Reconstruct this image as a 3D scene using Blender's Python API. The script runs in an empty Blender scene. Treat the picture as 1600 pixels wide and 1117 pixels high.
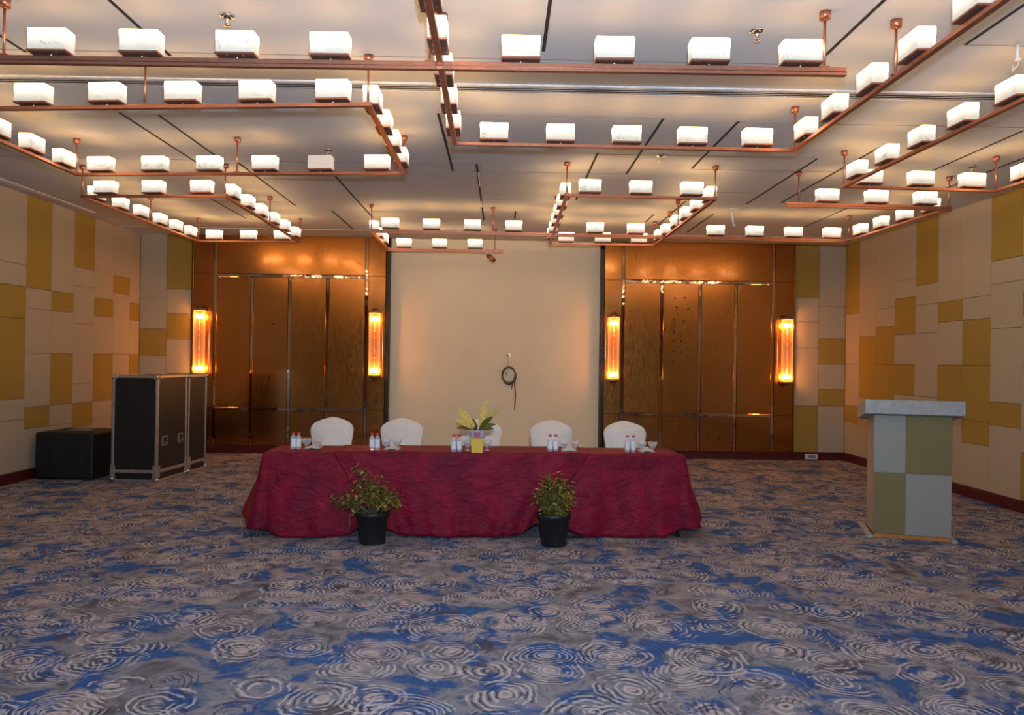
import bpy, bmesh, math, random
from mathutils import Vector, Matrix
random.seed(7)
SC = bpy.context.scene
COL = SC.collection
PI = math.pi

# ------------------------------------------------------------------ helpers
class MB:
    """collects shapes in a bmesh; build() links them as one mesh object"""
    def __init__(s): s.bm = bmesh.new()
    def box(s, c, d, mat=0, rz=0.0, M=None, bevel=0.0, seg=1):
        r = bmesh.ops.create_cube(s.bm, size=1.0)
        vs = r['verts']
        T = Matrix.Translation(Vector(c)) @ Matrix.Rotation(rz, 4, 'Z') @ Matrix.Diagonal((d[0], d[1], d[2], 1.0))
        if M is not None: T = M @ T
        bmesh.ops.transform(s.bm, matrix=T, verts=vs)
        fs = set(f for v in vs for f in v.link_faces)
        for f in fs: f.material_index = mat
        if bevel > 0:
            es = list(set(e for v in vs for e in v.link_edges))
            r = bmesh.ops.bevel(s.bm, geom=es, offset=bevel, segments=seg, profile=0.5, affect='EDGES', clamp_overlap=True)
            for f in r['faces']: f.material_index = mat
        return s
    def cyl(s, p0, p1, r0, r1=None, n=16, mat=0, cap=True):
        p0 = Vector(p0); p1 = Vector(p1); r1 = r0 if r1 is None else r1
        ax = (p1 - p0).normalized()
        up = Vector((0, 0, 1)) if abs(ax.z) < .9 else Vector((1, 0, 0))
        u = ax.cross(up).normalized(); w = ax.cross(u)
        a = []; b = []
        for i in range(n):
            t = 2 * PI * i / n; d = u * math.cos(t) + w * math.sin(t)
            a.append(s.bm.verts.new(p0 + d * r0)); b.append(s.bm.verts.new(p1 + d * r1))
        for i in range(n):
            j = (i + 1) % n
            f = s.bm.faces.new((a[i], b[i], b[j], a[j])); f.material_index = mat; f.smooth = True
        if cap:
            f = s.bm.faces.new(a); f.material_index = mat
            f = s.bm.faces.new(b[::-1]); f.material_index = mat
        return s
    def lathe(s, prof, c=(0, 0, 0), n=24, mat=0, close=True):
        rings = []
        for r, z in prof:
            rings.append([s.bm.verts.new((c[0] + r * math.cos(2 * PI * i / n), c[1] + r * math.sin(2 * PI * i / n), c[2] + z)) for i in range(n)])
        for k in range(len(rings) - 1):
            for i in range(n):
                j = (i + 1) % n
                f = s.bm.faces.new((rings[k][i], rings[k][j], rings[k + 1][j], rings[k + 1][i])); f.material_index = mat; f.smooth = True
        if close:
            f = s.bm.faces.new(rings[0][::-1]); f.material_index = mat
            f = s.bm.faces.new(rings[-1]); f.material_index = mat
        return s
    def tube(s, pts, r, n=8, mat=0):
        pts = [Vector(p) for p in pts]; rr = r if isinstance(r, (list, tuple)) else [r] * len(pts)
        rings = []; u = None
        for i, p in enumerate(pts):
            t = (pts[min(i + 1, len(pts) - 1)] - pts[max(i - 1, 0)]).normalized()
            if u is None:
                up = Vector((0, 0, 1)) if abs(t.z) < .9 else Vector((1, 0, 0)); u = t.cross(up).normalized()
            else:
                u = (u - t * u.dot(t)).normalized()
            w = t.cross(u)
            rings.append([s.bm.verts.new(p + (u * math.cos(2 * PI * k / n) + w * math.sin(2 * PI * k / n)) * rr[i]) for k in range(n)])
        for a, b in zip(rings, rings[1:]):
            for k in range(n):
                j = (k + 1) % n
                f = s.bm.faces.new((a[k], a[j], b[j], b[k])); f.material_index = mat; f.smooth = True
        for g in (rings[0][::-1], rings[-1]):
            f = s.bm.faces.new(g); f.material_index = mat
        return s
    def poly(s, pts, mat=0, smooth=False):
        f = s.bm.faces.new([s.bm.verts.new(p) for p in pts]); f.material_index = mat; f.smooth = smooth
        return s
    def grid(s, rows, mat=0):
        vs = [[s.bm.verts.new(p) for p in r] for r in rows]
        for a, b in zip(vs, vs[1:]):
            for i in range(len(a) - 1):
                f = s.bm.faces.new((a[i], a[i + 1], b[i + 1], b[i])); f.material_index = mat; f.smooth = True
        return s
    def mesh(s, name, mats, fix=True):
        if fix: bmesh.ops.recalc_face_normals(s.bm, faces=s.bm.faces)
        me = bpy.data.meshes.new(name); s.bm.to_mesh(me); s.bm.free()
        for m in (mats if isinstance(mats, (list, tuple)) else [mats]): me.materials.append(m)
        return me
    def build(s, name, mats, parent=None, fix=True):
        return link(name, s.mesh(name, mats, fix), parent)

def link(name, me, parent=None):
    o = bpy.data.objects.new(name, me); COL.objects.link(o)
    if parent is not None: o.parent = parent
    return o
def tag(o, label, cat, group=None):
    o['label'] = label; o['category'] = cat
    if group: o['group'] = group
    return o
def thing(name, label, cat, loc=(0, 0, 0), rz=0.0, group=None):
    o = bpy.data.objects.new(name, None); COL.objects.link(o)
    o.location = loc; o.rotation_euler = (0, 0, rz); o.empty_display_size = .1
    return tag(o, label, cat, group)
def struct(o): o['kind'] = 'structure'; return o
def dup(root, loc, rz, label):
    r = root.copy(); COL.objects.link(r); r.location = loc; r.rotation_euler = (0, 0, rz); r['label'] = label
    for ch in list(root.children):
        c = ch.copy(); COL.objects.link(c); c.parent = r
        for g in list(ch.children):
            d = g.copy(); COL.objects.link(d); d.parent = c
    return r

# ------------------------------------------------------------------ materials
def new_mat(name):
    m = bpy.data.materials.new(name); m.use_nodes = True
    nt = m.node_tree; nt.nodes.clear()
    out = nt.nodes.new('ShaderNodeOutputMaterial'); b = nt.nodes.new('ShaderNodeBsdfPrincipled')
    nt.links.new(b.outputs[0], out.inputs[0])
    return m, nt, b, out
class N:
    """small node-expression helper"""
    def __init__(s, nt): s.nt = nt
    def n(s, t, **k):
        x = s.nt.nodes.new(t)
        for a, v in k.items(): setattr(x, a, v)
        return x
    def put(s, sock, v):
        if hasattr(v, 'links') or isinstance(v, bpy.types.NodeSocket): s.nt.links.new(v, sock)
        else: sock.default_value = v
    def m(s, op, a, b=0.0, c=0.0, clamp=False):
        x = s.n('ShaderNodeMath', operation=op, use_clamp=clamp)
        s.put(x.inputs[0], a); s.put(x.inputs[1], b); s.put(x.inputs[2], c)
        return x.outputs[0]
    def step(s, v, a, b, x0=0.0, x1=1.0):
        x = s.n('ShaderNodeMapRange', interpolation_type='SMOOTHSTEP')
        s.put(x.inputs[0], v); x.inputs[1].default_value = a; x.inputs[2].default_value = b
        x.inputs[3].default_value = x0; x.inputs[4].default_value = x1
        return x.outputs[0]
    def noise(s, v, scale, detail=2.0, rough=.5, dist=0.0, out='Fac'):
        x = s.n('ShaderNodeTexNoise'); s.put(x.inputs['Vector'], v)
        x.inputs['Scale'].default_value = scale; x.inputs['Detail'].default_value = detail
        x.inputs['Roughness'].default_value = rough; x.inputs['Distortion'].default_value = dist
        return x.outputs[out]
    def mix(s, f, a, b, mode='MIX'):
        x = s.n('ShaderNodeMix', data_type='RGBA', blend_type=mode)
        s.put(x.inputs[0], f); s.put(x.inputs[6], a); s.put(x.inputs[7], b)
        return x.outputs[2]
    def ramp(s, f, stops, interp='LINEAR'):
        x = s.n('ShaderNodeValToRGB'); s.put(x.inputs[0], f); cr = x.color_ramp; cr.interpolation = interp
        while len(cr.elements) < len(stops): cr.elements.new(.5)
        for e, (p, c) in zip(cr.elements, stops): e.position = p; e.color = (c[0], c[1], c[2], 1)
        return x.outputs[0]
    def vmath(s, op, a, b):
        x = s.n('ShaderNodeVectorMath', operation=op); s.put(x.inputs[0], a); s.put(x.inputs[1], b)
        return x.outputs[0]
    def obj(s): return s.n('ShaderNodeTexCoord').outputs['Object']
    def pos(s): return s.n('ShaderNodeNewGeometry').outputs['Position']
    def bump(s, h, strength, dist=.01):
        x = s.n('ShaderNodeBump'); x.inputs['Strength'].default_value = strength; x.inputs['Distance'].default_value = dist
        s.put(x.inputs['Height'], h); return x.outputs[0]
def C4(c): return (c[0], c[1], c[2], 1.0)
def simple(name, col, rough=.5, metal=0.0, var=.12, scale=20.0, bump=0.0, bscale=200.0, **kw):
    m, nt, b, out = new_mat(name); q = N(nt); p = q.pos()
    f = q.noise(p, scale, 3)
    d = tuple(c * (1 - var) for c in col); l = tuple(min(1, c * (1 + var)) for c in col)
    nt.links.new(q.ramp(f, [(.3, d), (.7, l)]), b.inputs['Base Color'])
    b.inputs['Roughness'].default_value = rough; b.inputs['Metallic'].default_value = metal
    for k, v in kw.items(): b.inputs[k.replace('_', ' ')].default_value = v
    if bump: nt.links.new(q.bump(q.noise(p, bscale, 3), bump), b.inputs['Normal'])
    return m

def carpet_mat():
    m, nt, b, out = new_mat('swirl_carpet'); q = N(nt); p = q.pos()
    w = q.noise(p, 2.2, 2, .5, 0, 'Color')
    w2 = q.noise(p, 11.0, 2, .6, 0, 'Color')
    wp = q.vmath('ADD', p, q.vmath('MULTIPLY', q.vmath('SUBTRACT', w, (.5, .5, .5)), (.17, .17, 0)))
    wp = q.vmath('ADD', wp, q.vmath('MULTIPLY', q.vmath('SUBTRACT', w2, (.5, .5, .5)), (.040, .040, 0)))
    sp = q.vmath('MULTIPLY', wp, (1, 1, 0))
    # blotchy ground colour
    g = q.noise(wp, 2.7, 5, .66, .5)
    base = q.ramp(g, [(.30, (.075, .06, .062)), (.40, (.165, .15, .155)), (.46, (.24, .225, .225)), (.51, (.12, .135, .18)), (.545, (.036, .085, .205)), (.64, (.048, .115, .265)), (.74, (.21, .21, .235))])
    g2 = q.noise(wp, 2.3, 3, .6, .3)
    base = q.mix(q.step(g2, .55, .66, 0, .8), base, (.34, .265, .235, 1))
    g3 = q.noise(q.vmath('ADD', wp, (17, 5, 0)), 3.1, 3, .6, .4)
    base = q.mix(q.step(g3, .60, .68, 0, .75), base, (.07, .055, .06, 1))
    def swirl(base, scale, off, freq, seed):
        vo = q.n('ShaderNodeTexVoronoi', feature='F1', distance='EUCLIDEAN'); vo.voronoi_dimensions = '2D'
        q.put(vo.inputs['Vector'], q.vmath('ADD', sp, (off, off * .7, 0))); vo.inputs['Scale'].default_value = scale
        vo.inputs['Randomness'].default_value = .8
        d = vo.outputs['Distance']; rnd = q.n('ShaderNodeSeparateColor'); q.put(rnd.inputs[0], vo.outputs['Color'])
        r1, r2, r3 = rnd.outputs[0], rnd.outputs[1], rnd.outputs[2]
        ph = q.m('ADD', q.m('MULTIPLY', d, q.m('ADD', freq * .65, q.m('MULTIPLY', r3, freq * .5))), q.m('MULTIPLY', q.noise(p, 5, 3, .6), 11.0))
        sn = q.m('SINE', q.m('ADD', ph, q.m('MULTIPLY', r2, 6.0)))
        broken = q.noise(q.vmath('ADD', p, (seed, 0, 0)), 10.0, 2, .55)
        rad = q.m('ADD', q.m('MULTIPLY', r3, .22), .34)
        inside = q.step(q.m('SUBTRACT', rad, d), -.02, .04)
        core = q.step(q.m('SUBTRACT', .13, d), 0, .06)
        base = q.mix(q.m('MULTIPLY', core, q.m('MULTIPLY', q.step(r1, .35, .5), .75)), base, (.47, .36, .31, 1))
        halo = q.m('MULTIPLY', inside, q.m('MULTIPLY', q.step(r2, .45, .6), q.m('MULTIPLY', q.step(broken, .42, .6), .45)))
        base = q.mix(halo, base, (.36, .29, .265, 1))
        lt = q.m('MULTIPLY', q.step(sn, .35, .75), q.m('MULTIPLY', inside, q.step(broken, .43, .52)))
        lt = q.m('MULTIPLY', lt, q.step(r1, .10, .25))
        base = q.mix(q.m('MULTIPLY', lt, .8), base, (.50, .45, .42, 1))
        bk2 = q.noise(q.vmath('ADD', p, (0, seed + 9, 0)), 7.0, 2, .55)
        dk = q.m('MULTIPLY', q.step(sn, -.5, -.85), q.m('MULTIPLY', inside, q.step(bk2, .47, .57)))
        return q.mix(q.m('MULTIPLY', dk, .85), base, (.05, .04, .045, 1))
    base = swirl(base, 2.45, 3.3, 82, 3)
    base = swirl(base, 2.0, 40.7, 100, 23)
    base = q.mix(1, base, (1.28, 1.26, 1.36, 1), 'MULTIPLY')
    nt.links.new(base, b.inputs['Base Color'])
    b.inputs['Roughness'].default_value = .95; b.inputs['Specular IOR Level'].default_value = .1
    nt.links.new(q.bump(q.noise(p, 260, 2), .35, .004), b.inputs['Normal'])
    return m

def fabric_panel(name, col):
    m, nt, b, out = new_mat(name); q = N(nt); p = q.pos()
    f = q.noise(p, 90, 4, .7); f2 = q.noise(p, 3, 2)
    c = q.mix(q.m('MULTIPLY', f, .35), C4(col), C4(tuple(x * .72 for x in col)))
    c = q.mix(q.m('MULTIPLY', f2, .2), c, C4(tuple(x * .85 for x in col)))
    nt.links.new(c, b.inputs['Base Color']); b.inputs['Roughness'].default_value = .85
    b.inputs['Specular IOR Level'].default_value = .2
    nt.links.new(q.bump(f, .15, .003), b.inputs['Normal'])
    return m

def alabaster(name, strength, warm):
    m, nt, b, out = new_mat(name); q = N(nt); o = q.obj()
    sx = q.n('ShaderNodeSeparateXYZ'); q.put(sx.inputs[0], o)
    oi = q.n('ShaderNodeObjectInfo').outputs['Random']
    off = q.n('ShaderNodeCombineXYZ'); q.put(off.inputs[0], q.m('MULTIPLY', oi, 37.0)); q.put(off.inputs[1], q.m('MULTIPLY', oi, 91.0))
    v = q.vmath('ADD', o, off.outputs[0])
    n1 = q.noise(v, 9, 3, .6, .4)
    zz = q.m('ADD', sx.outputs[2], q.m('MULTIPLY', q.m('SUBTRACT', n1, .5), .05))
    up = q.n('ShaderNodeSeparateXYZ'); q.put(up.inputs[0], q.n('ShaderNodeNewGeometry').outputs['Normal'])
    g01 = q.step(zz, .058, .112, 0.0, 1.0)
    grad = q.m('MULTIPLY', q.m('ADD', q.m('MULTIPLY', g01, 1.0), q.m('ADD', q.step(zz, .0, .07, 0, .026), .022)), q.step(up.outputs[2], .3, .9, 1.0, .24))
    vein = q.m('SUBTRACT', 1.0, q.step(q.m('ABSOLUTE', q.m('SUBTRACT', q.noise(v, 5.5, 3, .6, 1.2), .5)), 0.0, .018))
    vein = q.m('MULTIPLY', vein, q.step(q.noise(v, 8, 1), .52, .62))
    st = q.m('MULTIPLY', q.m('MULTIPLY', grad, q.m('SUBTRACT', 1.0, q.m('MULTIPLY', vein, .6))), strength)
    b.inputs['Base Color'].default_value = (.36, .34, .30, 1); b.inputs['Roughness'].default_value = .4
    nt.links.new(q.mix(g01, (1.0, .91, .74, 1), C4(warm)), b.inputs['Emission Color']); nt.links.new(st, b.inputs['Emission Strength'])
    return m

def bronze_mat(name, col, rough, streak=1.0):
    m, nt, b, out = new_mat(name); q = N(nt); p = q.pos()
    s = q.vmath('MULTIPLY', p, (18, 18, 6)); f = q.noise(s, 1.6, 5, .65, .4); f2 = q.noise(p, 1.3, 3)
    k = q.mix(q.m('MULTIPLY', f, .28 * streak), C4(col), C4(tuple(x * .55 for x in col)))
    k = q.mix(q.m('MULTIPLY', f2, .3), k, C4(tuple(x * .6 for x in col)))
    nt.links.new(k, b.inputs['Base Color']); b.inputs['Metallic'].default_value = 1.0
    nt.links.new(q.step(f, .3, .7, rough - .03, rough + .05), b.inputs['Roughness'])
    b.inputs['Coat Weight'].default_value = .7; b.inputs['Coat Roughness'].default_value = .11; b.inputs['Coat Tint'].default_value = (1, .8, .5, 1)
    nt.links.new(q.bump(q.noise(p, 45, 4, .7), .025, .004), b.inputs['Normal'])
    return m

def mirror_mat():
    m, nt, b, out = new_mat('bronze_mirror'); q = N(nt); p = q.pos()
    b.inputs['Base Color'].default_value = (.72, .52, .38, 1); b.inputs['Metallic'].default_value = 1.0; b.inputs['Roughness'].default_value = .05
    nt.links.new(q.bump(q.noise(p, 6, 2), .12, .02), b.inputs['Normal'])
    return m

def velvet():
    m, nt, b, out = new_mat('maroon_tablecloth_fabric'); q = N(nt); p = q.pos()
    f = q.noise(p, 5, 4, .6); f3 = q.noise(p, 160, 2)
    c = q.ramp(f, [(.3, (.13, .001, .016)), (.7, (.29, .004, .028))])
    nt.links.new(c, b.inputs['Base Color']); b.inputs['Roughness'].default_value = .62
    b.inputs['Sheen Weight'].default_value = .08; b.inputs['Sheen Tint'].default_value = (.9, .2, .2, 1); b.inputs['Sheen Roughness'].default_value = .4
    b.inputs['Specular IOR Level'].default_value = .25
    w = q.noise(q.vmath('MULTIPLY', p, (1, 1, 1.8)), 6.5, 4, .6, .8)
    nt.links.new(q.bump(q.m('ADD', q.m('MULTIPLY', w, 1.0), q.m('MULTIPLY', f3, .03)), .55, .05), b.inputs['Normal'])
    return m

def clearish(name, col, alpha, rough=.05, glow=0):
    """thin clear shell: part transparent, part glossy"""
    m, nt, b, out = new_mat(name); q = N(nt)
    b.inputs['Base Color'].default_value = C4(col); b.inputs['Roughness'].default_value = rough
    t = q.n('ShaderNodeBsdfTransparent'); t.inputs[0].default_value = C4(col)
    lw = q.n('ShaderNodeLayerWeight'); lw.inputs[0].default_value = .35
    if glow: b.inputs['Emission Color'].default_value = C4(col); b.inputs['Emission Strength'].default_value = glow
    mx = q.n('ShaderNodeMixShader'); q.put(mx.inputs[0], q.m('ADD', q.m('MULTIPLY', lw.outputs['Facing'], .55), alpha, clamp=True))
    nt.links.new(t.outputs[0], mx.inputs[1]); nt.links.new(b.outputs[0], mx.inputs[2]); nt.links.new(mx.outputs[0], out.inputs[0])
    return m

def emit(name, col, strength, base=(.8, .7, .5)):
    m, nt, b, out = new_mat(name); q = N(nt)
    b.inputs['Base Color'].default_value = C4(base); b.inputs['Emission Color'].default_value = C4(col)
    b.inputs['Emission Strength'].default_value = strength
    return m

LAMP_COL = (1.0, .525, .17)
M = dict(
    carpet=carpet_mat(),
    ceiling=simple('painted_ceiling', (.54, .565, .61), .9, var=.02, scale=2),
    dark=simple('black_gap', (.010, .010, .012), .9),
    joint=simple('ceiling_joint', (.25, .23, .22), .9),
    white_metal=simple('white_painted_metal', (.75, .76, .78), .4),
    slot_grey=simple('grey_painted_metal', (.20, .22, .26), .5),
    beige=fabric_panel('beige_panel_fabric', (.49, .42, .315)),
    gold=fabric_panel('gold_panel_fabric', (.40, .27, .06)),
    lect_l=fabric_panel('light_toned_lectern_beige', (.375, .36, .325)),  # greyed and darkened: weaker, cooler light on the lectern front put into the colour
    lect_g=fabric_panel('light_toned_lectern_gold', (.255, .205, .095)),  # gold greyed and darkened likewise, imitating the cool light on the front
    lect_w=simple('pale_lectern_top_paint', (.40, .40, .39), .5),
    plaster=simple('cream_wall_paint', (.90, .78, .58), .85, var=.03, scale=1.5, bump=.05, bscale=60),
    rear=simple('brown_rear_wall_paint', (.30, .21, .14), .8),
    base=simple('dark_red_baseboard_wood', (.085, .008, .010), .35, scale=6),
    bronze=bronze_mat('brushed_bronze_sheet', (.70, .335, .095), .215),
    bronze_b=bronze_mat('smooth_bronze_sheet', (.56, .275, .085), .205, .4),
    darkmetal=simple('dark_bronze_trim', (.055, .035, .025), .35, .8),
    mirror=mirror_mat(),
    copper=simple('copper_rail_metal', (.50, .21, .13), .38, .85, .1, 30),
    traydark=simple('dark_tray_underside', (.16, .085, .065), .5, .5, .1, 40),
    shade=alabaster('lit_alabaster', 15.5, LAMP_COL),
    shade_off=emit('unlit_alabaster_painted_glow', (1, .80, .62), .34, (.42, .38, .33)),  # shade is unlit; its even pale glow is painted in as emission
    velvet=velvet(),
    cover=simple('white_stretch_cover', (.88, .83, .78), .8, var=.03, scale=8, bump=.05, bscale=300),
    blackcase=simple('black_laminate', (.012, .012, .014), .42, var=.3, scale=60, bump=.05),
    blackspk=simple('black_textured_paint', (.008, .008, .009), .6, var=.3, scale=80, bump=.15, bscale=400),
    alu=simple('aluminium_edging', (.62, .62, .63), .35, .9),
    chrome=simple('steel_corner', (.72, .70, .66), .2, 1.0),
    pot=simple('black_plastic_pot', (.014, .015, .017), .5, var=.2, bump=.05, bscale=100),
    soil=simple('dark_potting_soil', (.03, .018, .010), .95, var=.5, scale=90),
    leaf=simple('olive_green_leaf', (.19, .165, .032), .5, var=.45, scale=35),
    leaf_y=simple('yellow_variegated_leaf', (.62, .46, .11), .45, var=.35, scale=60),
    leaf_d=simple('dark_green_leaf', (.13, .12, .025), .45, var=.4, scale=60),
    stem=simple('brown_stem', (.19, .12, .07), .8, scale=60),
    flower=simple('red_flower_petal', (.70, .06, .04), .5),
    bloom=simple('yellow_pot_ceramic', (.78, .50, .06), .35, var=.05),
    plabel=simple('white_bottle_label', (.78, .78, .82), .5, var=.04),
    redcap=simple('red_bottle_cap', (.62, .02, .015), .4),
    bottle=clearish('clear_bottle_plastic', (.93, .93, .96), .28),
    glass=clearish('clear_bowl_glass', (.95, .94, .93), .14),
    sleeve=clearish('clear_plastic_sleeve', (.92, .90, .95), .25),
    stripe=simple('purple_stripe_film', (.32, .18, .30), .4),
    redstripe=simple('red_stripe_film', (.5, .04, .06), .4),
    napkin=simple('white_paper_napkin', (.74, .70, .66), .8, var=.04),
    candyblue=simple('blue_wrapper', (.10, .22, .55), .4),
    candygold=simple('amber_wrapper', (.6, .33, .08), .4),
    cable=simple('dark_green_cable', (.045, .05, .022), .5, var=.4, scale=90),
    cable2=simple('tan_cable', (.40, .30, .13), .5, var=.3, scale=90),
    ribbon=simple('crimson_cord', (.28, .012, .02), .6),
    brass=simple('brass_fitting', (.45, .33, .12), .35, .7),
    amber=clearish('amber_glass', (1.0, .58, .24), .12, .08, .55),  # faint emission put into the tube glass imitates light from the bulbs
    bulb=emit('lit_sconce_bulb', (1.0, .66, .24), 60.0),
    orange=simple('bare_orange_wood', (.55, .20, .04), .6),
    cream=simple('cream_painted_wood', (.66, .60, .50), .5),
    rubber=simple('black_rubber', (.01, .01, .01), .7),
    pvc=simple('white_plastic', (.72, .72, .70), .5),
)

# ------------------------------------------------------------------ room dimensions (metres)
XL, XR, YB, ZC, YF = -5.985, 5.728, 13.116, 3.593, -2.4
# floor
mb = MB(); mb.poly([(XL, YF, 0), (XR, YF, 0), (XR, YB + .1, 0), (XL, YB + .1, 0)])
struct(mb.build('floor', M['carpet']))
# ceiling slab
mb = MB(); mb.box(((XL + XR) / 2, (YF + YB) / 2 + .1, ZC + .05), (XR - XL + .4, YB - YF + .4, .1))
ceiling = struct(mb.build('ceiling', M['ceiling']))
def ceil_strip(name, x0, y0, x1, y1, mat, dz=.003, parent=ceiling):
    mb = MB(); mb.box(((x0 + x1) / 2, (y0 + y1) / 2, ZC - dz / 2 + .0005), (abs(x1 - x0), abs(y1 - y0), dz)); return mb.build(name, M[mat], parent)
SLOTS = [(-2.235, 3.2, 5.29), (-3.18, 3.2, 5.27), (-.545, 6.43, 8.37), (-.285, 8.06, 11.29), (-3.18, 6.55, 8.22), (-2.88, 6.6, 7.9), (-2.745, 8.17, 10.44),
         (-1.86, 8.71, 11.25), (-2.335, 10.76, 12.29), (-3.725, 10.06, 11.47), (1.295, 6.46, 8.38), (1.925, 6.49, 8.09), (.89, 7.56, 9.77),
         (.155, 10.59, 11.17), (2.025, 10.65, 11.25), (2.245, 9.74, 11.47), (2.81, 10.56, 12.09), (3.035, 7.63, 9.86), (3.43, 7.19, 9.74),
         (4.375, 10.05, 11.43), (4.37, 6.6, 8.04), (4.95, 7.47, 8.83), (2.06, 3.2, 5.09), (2.845, 3.2, 4.86), (.24, 3.2, 5.09)]
for x, y0, y1 in SLOTS: ceil_strip('slot', x - .011, y0, x + .011, y1, 'dark')
for x, y0, y1 in ((-.28, 8.42, 9.1), (-.287, 9.95, 10.35)): ceil_strip('slot_light', x - .006, y0, x + .006, y1, 'white_metal', .005)
JOINTS = [(-3.4, 2.06, 5.23), (-5.9, -.55, 8.1), (-.55, -.27, 8.06), (-.35, 1.31, 6.45), (1.93, 4.36, 6.52), (-.55, 1.29, 8.38), (.89, 3.03, 7.6), (1.93, 3.4, 8.12),
          (2.3, 3.03, 9.2), (-.28, .64, 9.82), (2.845, 4.4, 4.86), (-2.7, -1.9, 8.9), (-4.4, -2.75, 10.2), (-1.9, -.29, 10.75), (3.43, 5.0, 9.74)]
mb = MB()
for x0, x1, y in JOINTS: mb.box(((x0 + x1) / 2, y, ZC - .001), (x1 - x0, .007, .003))
mb.build('panel_joint', M['joint'], ceiling)
# long linear air slot across the whole room
for dy, w, mt, dz in ((0, .17, 'white_metal', .010), (-.050, .012, 'slot_grey', .013), (-.016, .018, 'dark', .013), (.022, .018, 'dark', .013), (.055, .014, 'slot_grey', .013)):
    ceil_strip('linear_diffuser', XL + .01, 5.79 + dy - w / 2, XR - .01, 5.79 + dy + w / 2, mt, dz)
ceil_strip('edge_joint', XL + .01, 12.36, XR - .01, 12.385, 'white_metal', .006)
ceil_strip('side_diffuser', XL + .16, 8.6, XL + .24, 11.2, 'white_metal', .008)

# panelled walls: rows share the heights read off the real joints
def panel_boxes(mb, axis, seams, cols, wallpos, sgn, z0=.13, z1=ZC, t=.022, gap=.0035):
    """cols: list of [(z_top, material) ...] from the top down"""
    for (a, b), col in zip(zip(seams, seams[1:]), cols):
        a, b = min(a, b), max(a, b); top = z1
        for k, (zb, mt) in enumerate(col):
            d = b - a - 2 * gap; hgt = top - zb - 2 * gap * .6; mid = (a + b) / 2; zc = (top + zb) / 2
            if axis == 'x': mb.box((wallpos + sgn * t / 2, mid, zc), (t, d, hgt), mt, bevel=.0025)
            else: mb.box((mid, wallpos + sgn * t / 2, zc), (d, t, hgt), mt, bevel=.0025)
            top = zb
B_, G_ = 1, 2
LS = [9.447, 10.01, 10.566, 11.114, 11.665, 12.232, 12.772, YB]
LC = [[(2.70, B_), (2.43, B_), (2.03, G_), (1.03, G_), (.77, B_), (.13, B_)],
      [(2.43, G_), (2.17, B_), (1.60, B_), (.91, B_), (.64, G_), (.13, B_)],
      [(2.43, B_), (2.17, G_), (1.60, B_), (.91, G_), (.64, B_), (.13, B_)],
      [(2.82, G_), (2.56, B_), (2.03, B_), (1.18, B_), (.90, B_), (.56, G_), (.13, B_)],
      [(2.43, B_), (2.16, G_), (1.60, B_), (.90, G_), (.64, B_), (.13, B_)],
      [(2.82, B_), (2.55, G_), (1.60, B_), (.13, B_)],
      [(2.43, B_), (2.16, G_), (1.60, B_), (1.05, G_), (.13, B_)]]
RS = [YB, 12.614, 12.062, 11.47, 10.894, 10.329, 9.771, 9.206, 8.639, 8.07]
RC = [[(2.43, G_), (1.61, B_), (.92, B_), (.65, G_), (.13, B_)],
      [(2.04, B_), (1.07, G_), (.13, B_)],
      [(2.45, B_), (2.17, B_), (1.61, G_), (1.07, G_), (.13, B_)],
      [(2.82, B_), (2.56, B_), (2.04, G_), (1.61, B_), (1.18, G_), (.13, B_)],
      [(2.70, G_), (2.43, B_), (2.04, B_), (1.18, B_), (.13, B_)],
      [(2.43, B_), (2.17, G_), (1.61, B_), (1.0, G_), (.13, B_)],
      [(2.44, B_), (2.17, B_), (1.61, G_), (.94, G_), (.66, G_), (.13, B_)],
      [(2.83, G_), (2.56, B_), (2.04, B_), (1.19, B_), (.92, G_), (.13, B_)],
      [(2.43, B_), (2.17, G_), (1.61, B_), (.66, B_), (.13, G_)]]
y = LS[0]; k = 0
while y > YF + .3:
    LS.insert(0, y - .563); LC.insert(0, LC[(k * 3 + 4) % 7 + k if (k * 3 + 4) % 7 + k < len(LC) else 2]); y -= .563; k += 1
y = RS[-1]; k = 0
while y > YF + .3:
    RS.append(y - .563); RC.append(RC[(k * 5 + 3) % 9]); y -= .563; k += 1
mats3 = [M['dark'], M['beige'], M['gold']]
mb = MB(); mb.box((XL - .08, (YF + YB) / 2, ZC / 2), (.12, YB - YF + .3, ZC)); panel_boxes(mb, 'x', LS, LC, XL - .022, 1)
struct(mb.build('wall_left', mats3))
mb = MB(); mb.box((XR + .08, (YF + YB) / 2, ZC / 2), (.12, YB - YF + .3, ZC)); panel_boxes(mb, 'x', RS, RC, XR + .022, -1)
struct(mb.build('wall_right', mats3))
# back wall: two fabric bays either side, plaster recess in the middle, structure behind the bronze
REC0, REC1 = -1.867, 1.625
mb = MB()
mb.box(((XL + REC0) / 2, YB + .10, ZC / 2), (REC0 - XL, .15, ZC), 0)
mb.box(((XR + REC1) / 2, YB + .10, ZC / 2), (XR - REC1, .15, ZC), 0)
mb.box(((REC0 + REC1) / 2, YB + .14, ZC / 2), (REC1 - REC0, .1, ZC), 3)
panel_boxes(mb, 'y', [XL, -5.545, -5.137], [[(2.54, B_), (2.03, B_), (1.59, G_), (.13, B_)], [(2.69, G_), (2.28, B_), (1.87, G_), (1.3, B_), (.6, G_), (.13, B_)]], YB + .022, -1)
panel_boxes(mb, 'y', [4.867, 5.281, XR], [[(2.70, G_), (2.30, B_), (1.87, B_), (.90, B_), (.13, G_)], [(2.57, B_), (2.03, B_), (1.60, G_), (1.18, B_), (.90, G_), (.13, B_)]], YB + .022, -1)
struct(mb.build('wall_back', mats3 + [M['plaster']]))
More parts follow.
